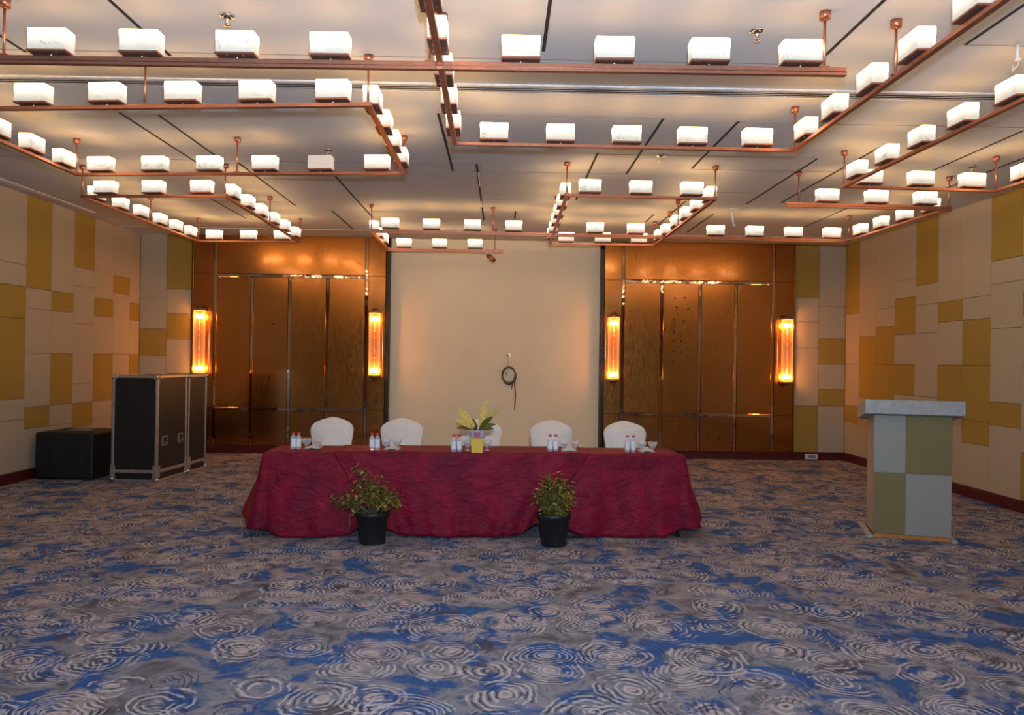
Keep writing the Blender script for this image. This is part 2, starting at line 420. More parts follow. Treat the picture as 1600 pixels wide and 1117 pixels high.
mb = MB(); mb.box(((XL + XR) / 2, YF - .06, ZC / 2), (XR - XL + .2, .12, ZC)); struct(mb.build('wall_front', M['rear']))
def baseboard(name, c, d):
    mb = MB(); mb.box(c, d, bevel=.004); struct(mb.build(name, M['base']))
baseboard('baseboard_left', (XL + .008, (YF + YB) / 2, .064), (.02, YB - YF - .02, .128))
baseboard('baseboard_right', (XR - .008, (YF + YB) / 2, .064), (.02, YB - YF - .02, .128))
baseboard('baseboard_back', ((XL + REC0) / 2 - .03, YB - .008, .064), (REC0 - XL - .09, .024, .128))
baseboard('baseboard_back_right', ((XR + REC1) / 2 + .03, YB - .008, .064), (XR - REC1 - .09, .024, .128))
baseboard('baseboard_recess', ((REC0 + REC1) / 2, YB + .08, .064), (REC1 - REC0 - .01, .02, .128))

# ------------------------------------------------------------------ bronze feature panels
def feature_panel(x0, x1, xs_strip, trim_x, label, holes):
    """x0..x1 overall, xs_strip: mirror strips (first and last border the pilasters), trim_x: dark edge beside the recess"""
    t = thing('bronze_wall_panel', label, 'wall panel', ((x0 + x1) / 2, YB, .13))
    ox = (x0 + x1) / 2
    yf = -.03
    def sheet(name, a, b, z0, z1, mat, y=yf, th=.03, mi=None):
        mb = MB(); mb.box(((a + b) / 2 - ox, y + th / 2, (z0 + z1) / 2 - .13), (b - a - .004, th, z1 - z0 - .004), bevel=.002)
        return mb.build(name, M[mat], t)
    zt, z2, z1_ = ZC - .004, 2.93, .73
    s = xs_strip; w = .052
    # pilasters
    for a, b in ((x0, s[0] - w / 2), (s[-1] + w / 2, x1)):
        sheet('pilaster', a, b, .13, z1_, 'bronze_b'); sheet('pilaster', a, b, z1_, z2 + .02, 'bronze_b'); sheet('pilaster', a, b, z2 + .02, zt, 'bronze_b')
    sheet('header_panel', s[0] + w / 2, s[-1] - w / 2, z2 + .03, zt, 'bronze')
    for a, b in zip(s, s[1:]):
        sheet('panel_sheet', a + w / 2, b - w / 2, z1_ + .025, z2 - .025, 'bronze')
        sheet('lower_panel', a + w / 2, b - w / 2, .13, z1_ - .025, 'bronze_b')
    for k, a in enumerate(s):
        mb = MB(); top = z2 - .03 if 0 < k < len(s) - 1 else zt - .002
        mb.box((a - ox, -.012, (.13 + top) / 2 - .13), (w - .004, .024, top - .13), bevel=.004); mb.build('mirror_strip', M['mirror'], t)
    for z in (z1_, z2):
        mb = MB(); mb.box(((s[0] + s[-1]) / 2 - ox, -.0165, z - .13), (s[-1] - s[0] - w, .033, .05), bevel=.004); mb.build('mirror_strip', M['mirror'], t)
    a, b = trim_x
    mb = MB(); mb.box(((a + b) / 2 - ox, -.01, ZC / 2 - .13), (b - a, .06, ZC - .27), bevel=.004); mb.build('edge_trim', M['darkmetal'], t)
    e = x0 - .012 if a > ox else x1 + .012
    mb = MB(); mb.box((e - ox, -.02, ZC / 2 - .07), (.022, .04, ZC - .14), bevel=.003); mb.build('edge_trim', M['bronze_b'], t)
    if holes:
        mb = MB()
        for hx, hz in holes: mb.cyl((hx - ox, yf + .001, hz - .13), (hx - ox, yf - .003, hz - .13), .014, n=10)
        mb.build('fixing_hole', M['dark'], t)
    return t
feature_panel(-5.09, -1.935, [-4.735, -4.13, -3.515, -2.89, -2.25], (-1.93, -1.867),
              'bronze metal wall panelling with mirror strips, beside the black road cases', [(-3.77, 2.14), (-3.83, 1.25)])
feature_panel(1.69, 4.845, [2.0, 2.643, 3.28, 3.878, 4.50], (1.625, 1.684),
              'bronze metal wall panelling with mirror strips and small dark holes, beside the lectern side',
              [(2.86, 2.66), (3.03, 2.67), (2.89, 2.51), (3.08, 2.48), (2.85, 2.31), (3.01, 2.28), (2.85, 2.1), (2.85, 1.95), (2.97, 1.95), (2.85, 1.78), (2.97, 1.77), (2.83, 1.6), (2.7, 2.14), (3.45, .36), (3.62, .35)])

# ------------------------------------------------------------------ wall sconces
def make_sconce(label):
    t = thing('wall_sconce', label, 'wall light', (0, 0, 1.30), 0, 'amber glass wall lights')
    mb = MB(); mb.box((0, -.012, .525), (.235, .02, 1.10), bevel=.004); mb.build('back_plate', M['bronze_b'], t)
    for z in (.0, 1.05):
        mb = MB(); s = -1 if z == 0 else 1
        mb.lathe([(.096, -.018), (.098, 0), (.096, .018), (.04, .03 if s > 0 else .02), (.035, .06), (.012, .07)] if s > 0 else [(.012, -.07), (.035, -.06), (.04, -.03), (.096, -.018), (.098, 0), (.096, .018)], (0, -.115, z), 24)
        mb.box((0, -.035, z), (.03, .07, .03)); mb.build('end_cap', M['copper'], t)
    mb = MB(); mb.lathe([(.090, .02), (.090, 1.03)], (0, -.115, 0), 32, close=False); mb.build('glass_tube', M['amber'], t)
    for z in (.09, .94):
        mb = MB(); mb.lathe([(.03, -.035), (.062, -.028), (.07, 0), (.062, .028), (.03, .035)], (0, -.115, z), 20); mb.build('bulb', M['bulb'], t)
    mb = MB(); mb.cyl((0, -.115, .13), (0, -.115, .90), .003, n=8, mat=0)  # added rod and beads stand in for glints reflected in the tube
    for k in range(5): mb.lathe([(.004, -.018), (.016, 0), (.004, .018)], (0, -.115, .32 + k * .1), 8)
    mb.build('glint_rod', M['chrome'], t)
    return t
sc0 = make_sconce('amber glass wall light at the outer edge of the panelling behind the road cases')
sc0.location = (-4.945, YB - .03, 1.30)
for x, lb in ((-2.09, 'amber glass wall light between the road-case side bronze panelling and cream recess'),
              (1.835, 'amber glass wall light just beside the cream recess, above the fifth white chair'),
              (4.70, 'amber glass wall light at the outer edge of the panelling with dark holes')):
    dup(sc0, (x, YB - .03, 1.30 if x < 0 else 1.29), 0, lb)

# ------------------------------------------------------------------ chandeliers
ZR = 3.249            # underside of the copper rails
RW, RH = .036, .025
mb = MB(); mb.box((0, 0, .060), (.216, .102, .120), bevel=.007, seg=2); SHADE = mb.mesh('lamp_shade', M['shade'])
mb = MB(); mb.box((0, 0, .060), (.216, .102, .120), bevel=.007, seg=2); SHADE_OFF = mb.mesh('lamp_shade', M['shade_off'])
mb = MB(); mb.box((0, 0, -.006), (.222, .108, .011), 0, bevel=.0015); mb.box((0, 0, -.0125), (.208, .094, .003), 1)
mb.cyl((0, 0, -.012), (0, 0, -.024), .012, n=12, mat=2)
for sx in (-.045, .045): mb.cyl((sx, -.03, -.013), (sx, -.03, -.0165), .0035, n=8, mat=2)
TRAY = mb.mesh('lamp_tray', [M['copper'], M['traydark'], M['chrome']])
def chandelier(label, rails, rods):
    """rails: (a, b, double, [fractions where a lamp stands], open ends)"""
    x0, y0 = rails[0][0]
    t = thing('linear_chandelier', label, 'chandelier', (x0, y0, ZR))
    def L(x, y, z): return (x - x0, y - y0, z - ZR)
    for a, b, dbl, lamps, ext in rails:
        d = Vector((b[0] - a[0], b[1] - a[1])); ln = d.length; u = d / ln; ang = math.atan2(u.y, u.x)
        a2 = (a[0] - u.x * ext[0], a[1] - u.y * ext[0]); b2 = (b[0] + u.x * ext[1], b[1] + u.y * ext[1])
        cx, cy = (a2[0] + b2[0]) / 2, (a2[1] + b2[1]) / 2; l2 = ln + ext[0] + ext[1]
        mb = MB(); mb.box(L(cx, cy, ZR + RH / 2), (l2, RW, RH), rz=ang, bevel=.0015)
        if dbl: mb.box(L(cx, cy, ZR - .012), (l2 + .004, RW - .002, .017), rz=ang, bevel=.0015); mb.box(L(cx, cy, ZR - .002), (l2 - .01, RW - .014, .006), rz=ang)
        mb.build('rail', M['copper'], t)
        for k, f in enumerate(lamps):
            off = f < 0; f = abs(f)
            o = link('lamp_shade', SHADE_OFF if off else SHADE, t)
            o.location = L(a[0] + d.x * f, a[1] + d.y * f, ZR + RH + .024); o.rotation_euler = (0, 0, ang + (PI if random.random() < .5 else 0))
            if off: o['label'] = 'unlit alabaster shade with a faint painted-in glow'
            tr = link('lamp_tray', TRAY, o)
    for x, y in rods:
        mb = MB(); mb.cyl(L(x, y, ZR + RH), L(x, y, ZC - .03), .0075, n=10); mb.box(L(x, y, ZR + RH + .004), (.05, .034, .008)); mb.build('rod', M['copper'], t)
        mb = MB(); mb.cyl(L(x, y, ZC - .042), L(x, y, ZC - .0005), .031, n=20); mb.cyl(L(x, y, ZC - .052), L(x, y, ZC - .042), .012, n=12); mb.build('canopy', M['copper'], t)
    return t
e = RW / 2; g = .0
ct = lambda n: [(.5 + (k - (n - 1) / 2) * .5285 / 3.3) for k in range(n)]
chandelier('copper chandelier of one long straight double rail crossing the front, eight glowing shades in view',
    [((-4.0, 4.5), (1.92, 4.44), True, [.06, .151, .2424, .3288, .4196, .5085, .6897, .7789, .8693, .9568], (0, 0))],
    [(-2.83, 4.487), (-.43, 4.463), (1.80, 4.441)])
chandelier('large copper chandelier whose two side rails run forward overhead, crossed by the front rail',
    [((-.39, 6.1), (2.25, 6.13), False, [.1159, .3102, .5049, .6986, .8915], (e, e)),
     ((-.385, 6.1 - e), (-.37, 4.46 + e + .002), False, [.123, .465, .80], (0, 0)),
     ((-.37, 4.46 - e - .002), (-.355, 2.2), False, [.07, .31, .55, .8], (0, 0)),
     ((2.25, 6.13 - e), (2.25, 2.2), False, [.060, .190, .330, .463, .600, .735, .87], (0, 0))],
    [(-.371, 4.57), (2.25, 6.1), (2.25, 4.53)])
chandelier('copper chandelier ring over the nearer part of the black-speaker side, one of its shades unlit',
    [((-3.96, 5.47), (-.9, 5.2), False, [.08, .2481, .4178, .5893, .7555, .9235], (e, e)),
     ((-3.96, 7.38), (-.9, 7.1), False, [.0743, .2439, .4132, .583, -.7516, .9203], (e, e)),
     ((-3.96, 7.36), (-3.96, 5.49), False, [.11, .37, .62, .89], (0, 0)),
     ((-.9, 5.22), (-.9, 7.08), False, [.085, .36, .635, .91], (0, 0))],
    [(-3.965, 7.37), (-2.44, 7.24), (-.905, 7.09), (-2.42, 5.334), (-.905, 5.215), (-3.955, 5.475)])
chandelier('copper chandelier ring hanging in front of the road-case side bronze panelling',
    [((-4.46, 8.41), (-2.9, 8.25), False, [.1701, .5061, .8418], (e, e)),
     ((-4.43, 11.54), (-2.94, 11.44), False, [.1569, .4969, .8278], (e, e)),
     ((-4.46, 8.43), (-4.43, 11.52), False, [.09, .2607, .4251, .5977, .7544, .9139], (0, 0)),
     ((-2.9, 8.27), (-2.94, 11.42), False, [.0714, .2385, .4025, .5757, .7468, .925], (0, 0))],
    [(-4.459, 8.41), (-2.9, 8.25), (-4.445, 10.0), (-2.92, 9.9), (-4.43, 11.535), (-2.94, 11.44)])
ER = [(-1.72, 10.3), (4.62, 10.52), (4.69, 8.26), (2.99, 8.16)]
chandelier('longest copper chandelier, zigzag of double rails stretching behind the others toward the lectern side',
    [(ER[0], ER[1], True, [.0387, .1228, .2071, .292, .4616, .5466, .715, .798, .881, .9631], (e, e)),
     (ER[3], ER[2], True, [.2195, .5297, .8424], (.06, e)),
     ((4.621, 10.5), (4.689, 8.28), False, [.1387, .3747, .6151, .853], (0, 0)),
     ((-1.76, 12.04), (-.06, 12.03), True, [.1472, .4647, .7819], (e, .06)),
     ((-1.721, 10.32), (-1.759, 12.02), False, [.15, .46, .77], (0, 0))],
    [(-1.72, 10.3), (-.14, 10.355), (2.2, 10.436), (4.62, 10.52), (4.685, 8.26), (3.06, 8.164), (-.13, 12.03)])
chandelier('copper chandelier ring of eighteen shades hanging above the two right-hand chairs',
    [((.63, 7.93), (2.14, 7.99), False, [.154, .4949, .8398], (e, e)),
     ((.66, 11.24), (2.15, 11.21), False, [.1557, .505, .8498], (e, e)),
     ((.63, 7.95), (.652, 10.360), False, [.0898, .3183, .55, .777], (0, 0)), ((.652, 10.405), (.66, 11.22), False, [.045, .69], (0, 0)),
     ((2.14, 8.01), (2.148, 10.412), False, [.088, .313, .533, .758], (0, 0)), ((2.148, 10.457), (2.15, 11.19), False, [.0, .61], (0, 0))],
    [(.63, 7.93), (2.14, 7.99), (.645, 9.6), (2.145, 9.7), (2.15, 11.21)])
chandelier('copper chandelier running out of view along the lectern side wall, cut off at the edge',
    [((3.17, 7.33), (4.66, 7.43), False, [.1622, .4994, .8394], (e, e)),
     ((3.17, 7.31), (3.25, 3.6), False, [.0629, .2065, .3461, .4884, .63, .77, .91], (0, 0)),
     ((4.66, 7.41), (4.68, 3.7), False, [.1, .243, .386, .53, .67, .81], (0, 0))],
    [(3.17, 7.33), (4.66, 7.43)])
# track spotlight under the end of the zigzag rail
t = thing('track_spotlight', 'small copper spotlight under the rail end above the cream recess', 'spotlight', (-.19, 12.031, ZR - .0205))
mb = MB(); mb.box((-.03, 0, -.012), (.09, .03, .024), bevel=.002); mb.build('track_adapter', M['cream'], t)
mb = MB(); mb.cyl((-.01, 0, -.024), (-.01, 0, -.05), .006, n=8); mb.build('stem', M['copper'], t)
mb = MB(); mb.cyl((-.04, .03, -.045), (.05, -.06, -.125), .037, .037, n=20); mb.cyl((.05, -.06, -.125), (.052, -.062, -.127), .030, .030, n=20, mat=1); mb.build('lamp_head', [M['copper'], M['traydark']], t)

# sprinklers, hanging bits
def sprinkler(x, y, label):
    t = thing('sprinkler_head', label, 'sprinkler', (x, y, ZC), 0, 'ceiling sprinklers')
    mb = MB(); mb.lathe([(.045, -.004), (.043, -.010), (.022, -.012), (.020, 0)], (0, 0, 0), 20); mb.build('rosette', M['chrome'], t)
    mb = MB(); mb.lathe([(.011, -.012), (.011, -.03), (.006, -.034), (.006, -.05)], (0, 0, 0), 12)
    for s in (-1, 1): mb.tube([(s * .009, 0, -.03), (s * .014, 0, -.045), (s * .004, 0, -.06)], .0025, 6)
    mb.lathe([(.004, -.058), (.020, -.060), (.020, -.063), (.004, -.064)], (0, 0, 0), 14); mb.build('frame', M['chrome'], t)
    mb = MB(); mb.cyl((0, 0, -.034), (0, 0, -.056), .0035, n=8); mb.build('bulb', M['flower'], t)
sprinkler(-1.635, 4.643, 'chrome ceiling sprinkler above the front rail, on the black-speaker side')
sprinkler(1.499, 4.704, 'chrome ceiling sprinkler above the front rail, toward the lectern side')
sprinkler(1.511, 7.61, 'chrome ceiling sprinkler above the eighteen-shade chandelier ring')
sprinkler(-1.694, 7.61, 'chrome ceiling sprinkler just behind the unlit lamp shade')
sprinkler(4.663, 7.819, 'chrome ceiling sprinkler nearest the lectern side wall')
t = thing('hanging_strap', 'white strap hanging from a ceiling plate in front of the holed bronze panel', 'strap', (2.985, 10.168, ZC))
mb = MB(); mb.lathe([(.055, -.012), (.06, 0)], (0, 0, 0), 20); mb.build('ceiling_plate', M['pvc'], t)
mb = MB(); mb.tube([(-.03, 0, -.012), (-.035, 0, -.08), (-.02, 0, -.18), (-.012, 0, -.225), (.005, -.01, -.215)], .012, 8); mb.build('strap', M['pvc'], t)
t = thing('ceiling_cable_drop', 'short white conduit with a looped cable near the top corner of the photo', 'cable drop', (3.165, 4.845, ZC))
mb = MB(); mb.cyl((0, 0, 0), (-.003, 0, -.085), .012, n=12); mb.lathe([(.016, -.1), (.02, -.09), (.016, -.08)], (0, 0, 0), 14); mb.build('conduit', M['pvc'], t)
mb = MB(); mb.tube([(.005, 0, -.10), (0, 0, -.13), (-.03, 0, -.16), (-.035, 0, -.175), (-.025, 0, -.12)], .005, 6); mb.build('cable', M['cream'], t)

# ------------------------------------------------------------------ table and cloths
TO = Vector((-.21, 7.102, 0)); TA = math.atan2(.16, 3.85); HL, DP, TZ = 1.90, .62, .745
TM = Matrix.Translation(TO) @ Matrix.Rotation(TA, 4, 'Z')
t = thing('banquet_table', 'long folding head table hidden under maroon cloths, one dark leg showing', 'table', TO, TA)
mb = MB(); mb.box((0, DP / 2, TZ - .02), (HL * 2 - .02, DP - .02, .036), bevel=.004); mb.build('tabletop', M['cream'], t)
for lx in (-HL + .12, -.06, .06, HL - .05):
    for ly in (.07, DP - .08):
        mb = MB(); mb.cyl((lx, ly, 0), (lx, ly, TZ - .038), .016, n=12); mb.lathe([(.022, 0), (.022, .03)], (lx, ly, 0), 12); mb.build('leg', M['rubber'], t)
def smooth(x): x = max(0, min(1, x)); return x * x * (3 - 2 * x)
def cloth(name, label, u0, u1, slant0, slant1, off, hem, flare, group='maroon tablecloths', seed=0):
    """cloth over the table for u0..u1 along the table; on the ends (|u|=HL) it wraps round the short side.
    slant: how far the cloth edge travels along the front between table edge and hem"""
    rnd = random.Random(seed); ph = [rnd.uniform(0, 6.28) for _ in range(6)]
    R = .035
    endL, endR = u0 <= -HL + 1e-6, u1 >= HL - 1e-6
    def path():
        """boundary points (x, y, nx, ny, along) front, going from the back over an end if there is one"""
        P = []
        def seg(a, b, nx, ny, step=.02):
            n = max(2, int((Vector(b) - Vector(a)).length / step))
            for i in range(n + 1): f = i / n; P.append((a[0] + (b[0] - a[0]) * f, a[1] + (b[1] - a[1]) * f, nx, ny))
        def arc(cx, cy, a0, a1, n=8):
            for i in range(1, n): a = a0 + (a1 - a0) * i / n; P.append((cx + R * math.cos(a), cy + R * math.sin(a), math.cos(a), math.sin(a)))
        if endL:
            seg((-HL, DP), (-HL, R), -1, 0); arc(-HL + R, R, PI, 1.5 * PI); a = -HL + R
        else: a = u0
        if endR:
            seg((a, 0), (HL - R, 0), 0, -1); arc(HL - R, R, 1.5 * PI, 2 * PI); seg((HL, R), (HL, DP), 1, 0)
        else: seg((a, 0), (u1, 0), 0, -1)
        return P
    P = path(); s = 0; S = [0]
    for p, q in zip(P, P[1:]): s += math.hypot(q[0] - p[0], q[1] - p[1]); S.append(s)
    nt_ = 26; rows = []
    for k in range(-4, nt_ + 1):
        row = []
        for (x, y, nx, ny), sv in zip(P, S):
            f = sv / S[-1]
            if k < 0:   # over the rounded table edge
                a = (k + 4) / 4 * PI / 2; r = .018
                o = -r + r * math.sin(a); z = TZ + off - r + r * math.cos(a)
                row.append((x + nx * (o + off), y + ny * (o + off), z)); continue
            tt = k / nt_
            hz = hem(x, y, sv, S[-1]); fl = flare(x, y, nx, ny)
            z = TZ + off - .018 - (TZ - .018 - hz) * tt
            rip = (.020 * math.sin(sv * 7.5 + ph[0]) + .012 * math.sin(sv * 17 + ph[1] + tt * 2.0) + .008 * math.sin(sv * 31 + ph[2])) * tt ** 1.3
            sag = .006 * math.sin(sv * 11 + ph[3] + tt * 5) * min(1, tt * 4)
            o = off + fl * tt + rip * .8 + sag + .012 * tt
            xs = x + nx * o; ys = y + ny * o
            if ny < -.5:
                if slant0: xs += slant0 * tt * max(0, 1 - f * 2)
                if slant1: xs += slant1 * tt * max(0, f * 2 - 1)
            row.append((xs, ys, z))
        rows.append(row)
    mb = MB(); mb.grid(rows)
    # top sheet
    ua, ub = (u0 + .0, u1 - .0)
    if endL: ua = -HL + .0
    if endR: ub = HL - .0
    nx_ = 24
    top = [[(ua + (ub - ua) * i / nx_ + (0.018 if i == 0 and endL else (-.018 if i == nx_ and endR else 0)), .017 - off + (DP - .014 + off) * j / 6, TZ + off + (.0015 * math.sin(i * 1.7 + j) if 0 < j < 6 else 0)) for i in range(nx_ + 1)] for j in range(7)]
    mb.grid(top)
    # back drop
    bk = []
    for k in range(9):
        tt = k / 8
        bk.append([(ua + (ub - ua) * i / nx_, DP + off + .004 + .03 * tt + .015 * tt * math.sin(i * 1.3 + ph[4]), TZ + off - .004 - (TZ - .06) * tt) for i in range(nx_ + 1)])
    mb.grid(bk)
    o = mb.build(name, M['velvet'], None, fix=True)
    o.matrix_world = TM
    so = o.modifiers.new('thickness', 'SOLIDIFY'); so.thickness = .003; so.offset = -1
    return tag(o, label, 'tablecloth', group)
def hem_end(x, y): return .07 * smooth((abs(x) - HL + .22) / .22) + .09 * smooth(y / .45)
def hemL(x, y, s, T): return .012 + .012 * math.sin(s * 5) + .13 * (1 - smooth((T - s) / .22)) + hem_end(x, y)
def hemR(x, y, s, T): return .012 + .01 * math.sin(s * 4 + 1) + .14 * (1 - smooth(s / .38)) + hem_end(x, y) + .015 * smooth((x - 1.4) / .4)
def hemM(x, y, s, T):
    return .006 + .006 * math.sin(s * 4) + .13 * (1 - smooth(s / .38)) + .13 * (1 - smooth((T - s) / .40))
def flareE(x, y, nx, ny):
    return .015 + (.13 + .11 * smooth(y / .4)) * max(0, abs(nx)) ** 1.5
cloth('tablecloth', 'maroon velvet tablecloth over the table end nearest the black road cases', -HL, -.92, 0, -.02, .003, hemL, flareE, seed=1)
cloth('tablecloth', 'maroon velvet tablecloth over the table end nearest the lectern', .62, HL, 0.0, 0, .003, hemR, flareE, seed=2)
cloth('tablecloth', 'middle maroon tablecloth overlapping the other two behind the shrubs', -1.27, 1.0, .36, -.40, .012, hemM, lambda x, y, nx, ny: .012, seed=3)

# ------------------------------------------------------------------ chairs
def make_chair(label):
    t = thing('banquet_chair', label, 'chair', (0, 0, 0), 0, 'white covered chairs behind the head table')
    # backrest outline (front view), slightly curved in plan
    pts = []
    w = .243
    half = [(.195, .40), (.212, .55), (.232, .68), (.243, .76), (.242, .785), (.236, .806), (.224, .828), (.205, .848), (.172, .868), (.13, .8835), (.09, .897), (.05, .908), (.018, .9145)]
    outline = half + [(-x, z) for x, z in half[::-1]]
    mb = MB(); n = len(outline)
    def yy(x, z): return -.03 * (1 - (x / .25) ** 2) * 0 + .05 * (x / .25) ** 2 * -1 + (z - .4) * .10
    layers = [(.0, .965), (.012, 1.0), (.045, 1.0), (.057, .965)]
    rings = []
    for dy, sc in layers:
        rings.append([mb.bm.verts.new((x * sc, yy(x, z) + dy, .66 + (z - .66) * (sc if z > .66 else 1))) for x, z in outline])
    for a, b in zip(rings, rings[1:]):
        for i in range(n):
            j = (i + 1) % n; f = mb.bm.faces.new((a[i], a[j], b[j], b[i])); f.smooth = True
    for ring in (rings[0], rings[-1]):
        m2 = len(ring)
        for i in range(m2 // 2 - 1):
            f = mb.bm.faces.new((ring[i], ring[i + 1], ring[m2 - 2 - i], ring[m2 - 1 - i])); f.smooth = True
    mb.build('backrest', M['cover'], t)
    mb = MB(); mb.box((0, -.215, .42), (.43, .43, .09), bevel=.03, seg=3); mb.box((0, -.215, .35), (.42, .42, .08), bevel=.008); mb.build('seat', M['cover'], t)
    for sx in (-1, 1):
        for y_ in (-.40, -.01):
            mb = MB(); mb.cyl((sx * .19, y_, .33), (sx * .195, y_ + (.03 if y_ > -.2 else -.01), 0), .045, .022, n=12); mb.build('leg', M['cover'], t)
    return t
CH = [(-1.926, 'white covered chair nearest the black road cases, behind the table'),
      (-1.13, 'second white covered chair from the road cases, behind the table'),
      (-.231, 'white covered chair directly behind the yellow plant pot'),
      (.577, 'white covered chair at the recess, between the plant and the end chair'),
      (1.424, 'white covered chair at the lectern end of the table')]
c0 = make_chair(CH[0][1]); c0.location = (CH[0][0], 9.04, 0)
for k, (x, lb) in enumerate(CH[1:]): dup(c0, (x, 9.04, 0), (.0, .02, -.02, .03)[k], lb)

# ------------------------------------------------------------------ things on the table
ZT = TZ + .0135
def make_bottle(label, group):
    t = thing('water_bottle', label, 'bottle', (0, 0, 0), 0, group)
    mb = MB(); mb.lathe([(.019, 0), (.0235, .004), (.0235, .095), (.022, .106), (.012, .122), (.0105, .136)], (0, 0, 0), 20); mb.build('bottle_body', M['bottle'], t)
    mb = MB(); mb.lathe([(.0240, .022), (.0240, .094)], (0, 0, 0), 24, close=False)
    mb.build('bottle_label', M['plabel'], t)
    mb = MB(); mb.lathe([(.013, .134), (.0135, .136), (.0135, .152), (.011, .154)], (0, 0, 0), 18); mb.build('cap', M['redcap'], t)
    return t
def make_bowl(label, group, blue):
    t = thing('glass_bowl', label, 'bowl', (0, 0, 0), 0, group)
    mb = MB(); mb.lathe([(.026, 0), (.027, .004), (.008, .012), (.007, .024), (.018, .034), (.034, .052), (.042, .074), (.047, .092), (.044, .090), (.039, .072), (.030, .054), (.012, .040)], (0, 0, 0), 24); mb.build('bowl', M['glass'], t)
    mb = MB()
    for k in range(5): a = k * 1.26; mb.box((.016 * math.cos(a), .016 * math.sin(a), .060 + .006 * (k % 2)), (.018, .012, .010), rz=a, mat=0, bevel=.003)
    mb.build('wrapped_sweet', M['candyblue' if blue else 'candygold'], t)
    return t
def napkin(x, y, rz, label):
    mb = MB(); mb.box((0, 0, .003), (.13, .10, .005), bevel=.001); mb.box((.004, .004, .009), (.115, .085, .005), rz=.12, bevel=.001)
    mb.poly([(-.045, -.035, .0125), (.05, -.035, .0125), (.03, .02, .034), (-.02, .03, .030)])
    o = mb.build('paper_napkin', M['napkin']); o.location = (x, y, ZT); o.rotation_euler = (0, 0, rz)
    tag(o, label, 'napkin', 'folded napkins on the head table')
place = ['at the road-case end of the table', 'near the second chair', 'beside the yellow plant pot', 'near the fourth chair', 'at the lectern end of the table']
BOT = [(-1.894, 7.248, -1.846, 7.252), (-1.181, 7.274, -1.130, 7.27), (-.427, 7.20, -.374, 7.205), (.459, 7.324, .512, 7.329), (1.180, 7.35, 1.236, 7.355)]
BWL = [(-1.782, 7.286, -1.684, 7.296), (-1.052, 7.289, -.954, 7.299), (-.305, 7.30, -.125, 7.31), (.586, 7.337, .692, 7.343), (1.318, 7.363, 1.420, 7.374)]
b0 = w0 = w1 = None
for k in range(5):
    a = BOT[k]
    for j in (0, 1):
        lb = ('left-hand' if j == 0 else 'right-hand') + ' red-capped water bottle of the pair ' + place[k]
        if b0 is None: b0 = make_bottle(lb, 'small water bottles on the head table'); b0.location = (a[0], a[1], ZT)
        else: dup(b0, (a[2 * j], a[2 * j + 1], ZT), k * .7 + j, lb)
    a = BWL[k]
    for j in (0, 1):
        lb = ('left-hand footed glass bowl with blue sweets, ' if j == 0 else 'right-hand footed glass bowl with amber sweets, ') + place[k]
        src = w0 if j == 0 else w1
        if src is None:
            src = make_bowl(lb, 'footed glass bowls on the head table', j == 0); src.location = (a[2 * j], a[2 * j + 1], ZT)
            if j == 0: w0 = src
            else: w1 = src
        else: dup(src, (a[2 * j], a[2 * j + 1], ZT), k * .5, lb)
    if k != 2: napkin((a[0] + a[2]) / 2, a[1] + .095, .1 * (k - 2), 'white folded paper napkin behind the glass bowls ' + place[k])
def bent_leaf(mb, base, d, up, length, width, droop, mat=0, n=7, fold=.25, face=None):
    base = Vector(base); d = Vector(d).normalized(); side = d.cross(Vector((0, 0, 1)))
    if side.length < .1: side = Vector((1, 0, 0))
    side.normalize()
    if face is not None:
        D = (d + Vector((0, 0, up - droop * .8))).normalized(); s2 = D.cross(Vector(face)).normalized()
        if s2.dot(side) < 0: s2 = -s2
        side = (side * .45 + s2 * .9).normalized()
    L_ = []; Mi = []; R_ = []
    for i in range(n + 1):
        f = i / n; w_ = width * math.sin(PI * min(1, f * .92 + .06)) ** .8 * .5
        c = base + d * (length * f) + Vector((0, 0, up * length * f - droop * length * f * f))
        lift = Vector((0, 0, w_ * fold)); L_.append(c - side * w_ + lift); Mi.append(c); R_.append(c + side * w_ + lift)
    mb.grid([L_, Mi, R_], mat)
# yellow pot plant
t = thing('potted_dieffenbachia', 'small variegated plant in a yellow square pot with striped clear sleeve', 'plant', (-.211, 7.172, ZT))
mb = MB()
def frustum(mb, w0_, w1_, z0, z1, mat=0):
    a = [(sx * w0_ / 2, sy * w0_ / 2, z0) for sx, sy in ((-1, -1), (1, -1), (1, 1), (-1, 1))]; b = [(sx * w1_ / 2, sy * w1_ / 2, z1) for sx, sy in ((-1, -1), (1, -1), (1, 1), (-1, 1))]
    va = [mb.bm.verts.new(p) for p in a]; vb = [mb.bm.verts.new(p) for p in b]
    for i in range(4):
        j = (i + 1) % 4; f = mb.bm.faces.new((va[i], va[j], vb[j], vb[i])); f.material_index = mat
    mb.bm.faces.new(va[::-1]).material_index = mat; mb.bm.faces.new(vb).material_index = mat
frustum(mb, .098, .116, 0, .118); frustum(mb, .126, .128, .118, .132); mb.build('pot', M['bloom'], t)
mb = MB(); mb.box((0, 0, .1335), (.104, .104, .004)); mb.build('soil', M['soil'], t)
mb = MB()
for i in range(4):
    a = i * PI / 2; ca, sa = math.cos(a), math.sin(a)
    for j in range(9):
        u0, u1 = -.062 + j * .0138, -.062 + j * .0138 + .0138
        p = [(u0, -.063, .133), (u1, -.063, .133), (u1, -.066, .188), (u0, -.066, .188)]
        mb.poly([(x * ca - y_ * sa, x * sa + y_ * ca, z) for x, y_, z in p], (1 if j % 2 == 0 else (2 if j in (3, 5) else 0)))
mb.build('striped_sleeve', [M['sleeve'], M['stripe'], M['redstripe']], t)
mb = MB()
